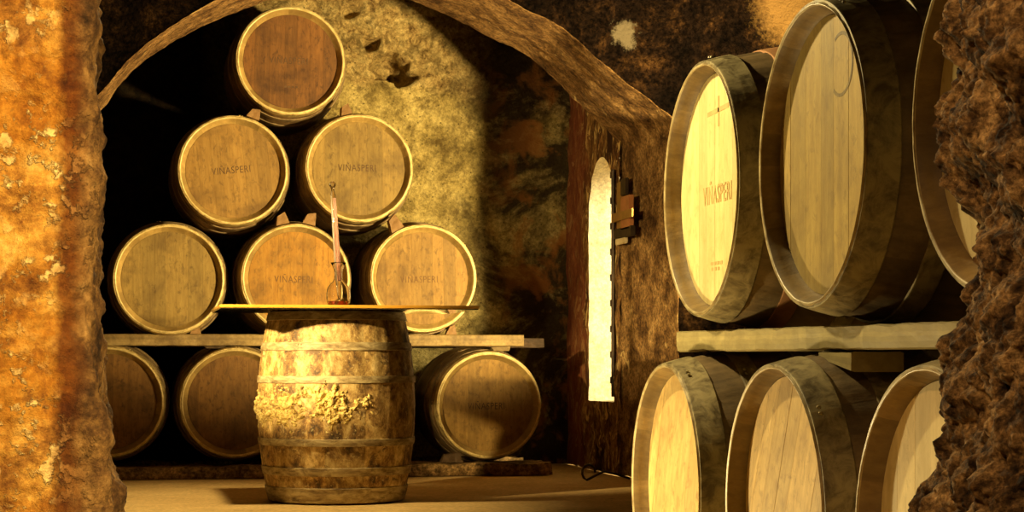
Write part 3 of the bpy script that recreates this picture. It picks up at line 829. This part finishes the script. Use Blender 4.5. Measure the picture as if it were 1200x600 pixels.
# right side wall of the niche with the slit window
wl, wr = atX(690, 300, XR).y, atX(720, 300, XR).y       # far and near jamb
wt = atX(705, 184, XR).z; wb = atX(705, 470, XR).z
hw = (wl-wr)/2; wc = (wl+wr)/2; spring = wt-hw*1.15
def slit(t):     # closed outline, t in 0..1, counterclockwise from bottom centre (y, z)
    segs = [((wc, wb), (wl, wb)), ((wl, wb), (wl, spring))]
    return None
outl = []
for q in range(6): outl.append((wc+hw*q/6, wb))
for q in range(24): outl.append((wl, wb+(spring-wb)*q/24))
for q in range(24):
    a = PI*q/24; outl.append((wc+hw*math.cos(a), spring+(wt-spring)*math.sin(a)))
for q in range(24): outl.append((wr, spring+(wb-spring)*q/24))
for q in range(6): outl.append((wr+hw*q/6, wb))
def wob(p, a=.006): return p+noise.noise_vector(p*16)*a+noise.noise_vector(p*45)*a*.4
y0w, y1w, z1w = YB-.06, YW+.05, 3.5
def rect_out(c):
    o0 = Vector((wc, (spring+wb)/2)); d = Vector(c)-o0; s = 1e9
    if d.x > 1e-6: s = min(s, (y1w-o0.x)/d.x)
    if d.x < -1e-6: s = min(s, (y0w-o0.x)/d.x)
    if d.y > 1e-6: s = min(s, (z1w-o0.y)/d.y)
    if d.y < -1e-6: s = min(s, (0-o0.y)/d.y)
    return o0+d*s
V = []; Fc = []; n_ = len(outl); nr2 = 50
for (y, z) in outl:
    o_ = rect_out((y, z))
    for j in range(nr2+1):
        t = j/nr2; yy = y+(o_.x-y)*t; zz = z+(o_.y-z)*t
        V.append(tuple(wob(Vector((XR, yy, zz)), .006)+Vector((.02*fbm((0, yy, zz), 5)*min(1, t*4), 0, 0))))
for i in range(n_):
    i2 = (i+1) % n_
    for j in range(nr2): Fc.append((i*(nr2+1)+j, i2*(nr2+1)+j, i2*(nr2+1)+j+1, i*(nr2+1)+j+1))
struct(link('wall_right', mesh('wall_right', V, Fc, M['side'], smooth=True)))
V = []; Fc = []; nd = 20; TK = .42
for (y, z) in outl:
    for j in range(nd+1):
        V.append(tuple(wob(Vector((XR+TK*j/nd, y, z)), .006)))
for i in range(n_):
    i2 = (i+1) % n_
    for j in range(nd): Fc.append((i*(nd+1)+j, i2*(nd+1)+j, i2*(nd+1)+j+1, i*(nd+1)+j+1))
struct(link('window_1', mesh('window_1', V, Fc, M['reveal'], smooth=True)))
# dark iron edge bar of the window with knuckles
V, Fc = tube([(XR-.012, wr-.02, wb+.03), (XR-.012, wr-.02, wt-.10)], .011, 8)
for q in range(9):
    zz = wb+.12+q*.14; v2, f2 = tube([(XR-.014, wr-.008, zz-.018), (XR-.014, wr-.008, zz+.018)], .013, 8); b = len(V); V += v2; Fc += [tuple(x+b for x in f) for f in f2]
tag(link('window_bar', fix_normals(mesh('window_bar', V, Fc, M['iron']))), 'dark upright iron bar with knuckles along the right edge of the slit window', 'bar')

# lock box beside the window
def boxm(x0, x1, y0, y1, z0_, z1, bev=.004):
    import bmesh
    bm = bmesh.new(); bmesh.ops.create_cube(bm, size=1)
    for v in bm.verts: v.co = Vector(((x0+x1)/2+v.co.x*(x1-x0), (y0+y1)/2+v.co.y*(y1-y0), (z0_+z1)/2+v.co.z*(z1-z0_)))
    bmesh.ops.bevel(bm, geom=bm.edges[:], offset=bev, segments=2, affect='EDGES')
    me = bpy.data.meshes.new('box'); bm.to_mesh(me); bm.free(); return me
def obox(name, c, mat, parent, bev=.004):
    me = boxm(*c, bev); me.materials.append(mat); me.name = name; return link(name, me, parent)
def Yz(px, py): p = atX(px, py, XR-.02); return p.y, p.z
lb_y, lb_z = Yz(735, 272)
lr = root('window_lock', (XR-.005, lb_y, lb_z), 0, 'small red-brown box lock with a bolt on the wall right of the slit window', 'lock')
def rel(px0, py0, px1, py1, d0, d1):
    a = Yz(px0, py0); b = Yz(px1, py1)
    return (-d1, -d0, min(a[0], b[0])-lb_y, max(a[0], b[0])-lb_y, min(a[1], b[1])-lb_z, max(a[1], b[1])-lb_z)
obox('case', rel(730, 231, 740, 268, 0, .028), M['redwood'], lr)
obox('mounting_strip', rel(722.5, 214, 728.5, 268, 0, .014), M['brass'], lr)
obox('latch', rel(728, 210, 734, 228, .0, .02), M['iron'], lr)
obox('bolt', rel(721, 251, 745, 254.5, .026, .036), M['brass'], lr, .002)
obox('bracket', rel(722, 269, 742, 276, 0, .028), M['iron'], lr)
obox('cream_block', rel(722.5, 277, 733, 285, 0, .022), M['cream'], lr)['label'] = 'cream block'

# iron hook on the floor beside the wall foot
hp = atY(714, 560, 9.75)
V, Fc = tube([(-.10+.035*math.cos(t*.55), 0, .045+.04*math.sin(t*.55)) for t in range(0, 9)]+[(-.02, .0, .05), (.05, .01, .035), (.12, .0, .012)], .0065, 8)
hk = link('iron_hook', fix_normals(mesh('iron_hook', V, Fc, M['iron'])), None, (atD(712, 569, 9.9).x, atD(712, 569, 9.9).y, .001))
tag(hk, 'small black bent iron hook lying on the floor below the slit window', 'hook')

# front cellar room: right wall, left wall, vault
struct(grid('wall_right', lambda u, v: (3.90+.06*fbm((0, 9.3*u, 4*v), 1.6), 2.2+7.1*u, 4*v), 100, 60, M['side']))
struct(grid('wall_left', lambda u, v: (-3.2+.06*fbm((0, 9.3*u, 4*v), 1.6), 2.2+7.1*u, 4*v), 60, 40, M['black_rock']))
def fvault(u, v):
    x = -3.3+7.3*u; y = 2.2+7.1*v
    z = 3.0+.75*math.cos((x-.1)/3.5*PI/2)
    return (x, y, z+.06*fbm((x, y, 0), 1.4))
struct(grid('ceiling', fvault, 90, 90, M['black_rock']))

# near rock jambs: rounded cross-sections with measured silhouettes
def interp(tab, y):
    for (y0_, a), (y1_, b) in zip(tab, tab[1:]):
        if y <= y1_: return a+(b-a)*max(0, min(1, (y-y0_)/(y1_-y0_)))
    return tab[-1][1]
Ledge = [(-700, 112), (0, 113), (60, 116), (130, 117), (200, 115), (260, 117), (330, 119), (400, 120), (440, 121), (480, 127), (520, 133), (550, 139), (580, 141), (640, 140)]
YL = 2.45
def silX(tab, py, Y, hz=None):
    return atY(interp(tab, py), py, Y).x
def left_jamb(u, v):
    z = -.02+1.27*v/.84 if v < .84 else 1.25+1.35*(v-.84)/.16
    py = HZ-(z-CZ)*F/(YL*cT)
    xe = silX(Ledge, py, YL)
    # path: front face (u<.62) -> rounded corner -> side -> back
    fx = 1.7; rc = .02
    L1, L2, L3 = fx-rc, rc*PI/2, .85
    s = u*(L1+L2+L3)
    Yf = 2.08
    if s < L1: p = Vector((xe-fx+s, Yf, z)); n = Vector((0, -1, 0))
    elif s < L1+L2:
        a = (s-L1)/rc; p = Vector((xe-rc+rc*math.sin(a), Yf+rc-rc*math.cos(a), z)); n = Vector((math.sin(a), -math.cos(a), 0))
    else:
        t = s-L1-L2; p = Vector((xe-.0*t-.02*(t/.85), Yf+rc+t, z)); n = Vector((1, 0, 0))
    side = max(0, min(1, (s-L1+.03)/.07))
    d = .010*fbm(p, 9, 5)+.005*fbm(p, 34, 4)
    q = Vector((p.x*1, p.y, p.z*.8)); dd, _ = noise.voronoi(q*9, distance_metric='DISTANCE')
    low = max(0, min(1, (.62-z)/.25))
    d += side*(.018*(.45-dd[0])*(1+2.6*low)) + side*.008*fbm(p, 18, 4)
    for (bx, bz, br, ba) in ((2.2, .52, .06, .008), (2.25, .41, .08, .009), (2.2, .63, .05, .006)):
        q2 = math.hypot(p.y-bx, p.z-bz)/br
        if q2 < 1 and s > L1: d += ba*math.sqrt(1-q2*q2)
    p += n*d
    if s > L1: p.x = min(p.x, xe+.018)
    return p
struct(grid('wall_near_left', left_jamb, 560, 460, M['plaster_near']))
Redge = [(-700, 1110), (0, 1118), (15, 1122), (40, 1128), (70, 1128), (95, 1122), (130, 1124), (160, 1125), (200, 1142), (260, 1141), (310, 1138), (335, 1136), (360, 1130), (400, 1124), (450, 1115), (500, 1112), (550, 1104), (600, 1090), (680, 1075)]
YR = 2.0
def right_jamb(u, v):
    z = -.02+1.27*v/.86 if v < .86 else 1.25+1.35*(v-.86)/.14
    py = HZ-(z-CZ)*F/(YR*cT+.17)
    xe = silX(Redge, py, YR)+.020
    fx = .9; rc = .09
    L1, L2, L3 = fx-rc, rc*PI/2, .28
    s = u*(L1+L2+L3); Yf = 1.86
    if s < L1: p = Vector((xe+fx-s, Yf, z)); n = Vector((0, -1, 0))
    elif s < L1+L2:
        a = (s-L1)/rc; p = Vector((xe+rc-rc*math.sin(a), Yf+rc-rc*math.cos(a), z)); n = Vector((-math.sin(a), -math.cos(a), 0))
    else:
        t = s-L1-L2; p = Vector((xe+.25*t, Yf+rc+t, z)); n = Vector((-1, 0, 0))
    big, _ = noise.voronoi(p*11+Vector((3, 1, 2))+noise.noise_vector(p*9)*.5)
    sm, _ = noise.voronoi(p*42+noise.noise_vector(p*30)*.5)
    d = .045*(.40-big[0])+.014*(.38-sm[0])+.018*fbm(p, 6, 4)+.013*fbm(p, 30, 6)
    ti, _ = noise.voronoi(p*85+noise.noise_vector(p*60)*.6); d += .006*(.35-ti[0])
    # two knobs jutting out at the silhouette and the hollows beside them
    for (kx, ky, rr, am) in ((1108, 105, .022, .020), (1116, 163, .018, .020), (1150, 118, .03, -.03), (1165, 150, .03, -.025)):
        kp = atY(kx, ky, 1.92); dist = (Vector((p.x, 0, p.z))-Vector((kp.x, 0, kp.z))).length/rr
        if dist < 2.2: d += am*math.exp(-dist*dist)
    return p+n*d
struct(grid('wall_near_right', right_jamb, 420, 700, M['rock_near']))

# ------------------------------------------------------------------ lights
def spot(loc, aim, power, size=60, blend=.5, col=(1, .74, .36), rad=.08):
    l = bpy.data.lights.new('lamp', 'SPOT'); l.energy = power; l.spot_size = R(size); l.spot_blend = blend; l.color = col; l.shadow_soft_size = rad
    o = bpy.data.objects.new('lamp', l); C.objects.link(o); o.location = loc
    o.rotation_euler = (Vector(aim)-Vector(loc)).to_track_quat('-Z', 'Y').to_euler(); return o
WARM = (1, .72, .30)
spot((.34, 4.55, CZ+1.22), (1.25, 3.5, CZ+.15), 140, 125, .4, (1, .80, .38), .04)                # A: above the right-hand rows
spot((.35, 4.45, CZ-.50), (1.3, 3.6, CZ+.15), 62, 130, .5, (1, .80, .38), .04)                # A2: floor uplight
spot((-.95, 6.95, CZ+.72), (1.05, 8.65, CZ+.12), 860, 28, .7, WARM, .04)                          # B: table barrel
spot((-.42, 6.5, CZ+1.0), (2.75, 9.7, CZ+1.1), 420, 36, .6, WARM, .05)                          # B2: arch soffit and window wall
spot((3.60, 6.60, CZ+.32), (1.0, 10.8, CZ+2.30), 2050, 63, .45, WARM, .11)                          # C: niche and stack
spot((.38, .45, 1.35), (-.62, 2.1, .62), 370, 50, .45, (1, .70, .28), .1)                        # D: near left pillar
spot((-.25, 1.35, 1.9), (1.05, 1.95, .6), 85, 55, .8, (1, .62, .28), .05)                             # E: unseen lamp added to rake light over near right rock
spot((.3, 7.5, 2.95), (.3, 8.3, 0), 400, 60, .8, WARM, .1)                             # F: unseen lamp added overhead to brighten the floor
dl = bpy.data.lights.new('daylight', 'AREA'); dl.energy = 330; dl.size = 1.0; dl.color = (1, .80, .42)
do = bpy.data.objects.new('daylight', dl); C.objects.link(do); do.location = (4.6, 9.0, 2.3)
do.rotation_euler = (Vector((2.9, 10.6, 1.2))-do.location).to_track_quat('-Z', 'Y').to_euler()

w = bpy.data.worlds.new('world'); bpy.context.scene.world = w; w.use_nodes = True
w.node_tree.nodes['Background'].inputs[0].default_value = (1, .62, .28, 1); w.node_tree.nodes['Background'].inputs[1].default_value = .025

# ------------------------------------------------------------------ camera
cam = bpy.data.cameras.new('camera'); co = bpy.data.objects.new('camera', cam); C.objects.link(co)
cam.sensor_width = 36; cam.lens = F/1200*36; cam.shift_y = (HZ-300)/1200; cam.clip_start = .05
co.location = (0, 0, CZ); co.rotation_euler = (PI/2, 0, -TH)
sc = bpy.context.scene; sc.camera = co
sc.view_settings.view_transform = 'Standard'; sc.view_settings.look = 'None'; sc.view_settings.gamma = 1; sc.view_settings.use_curve_mapping = False
sc.view_settings.exposure = 0
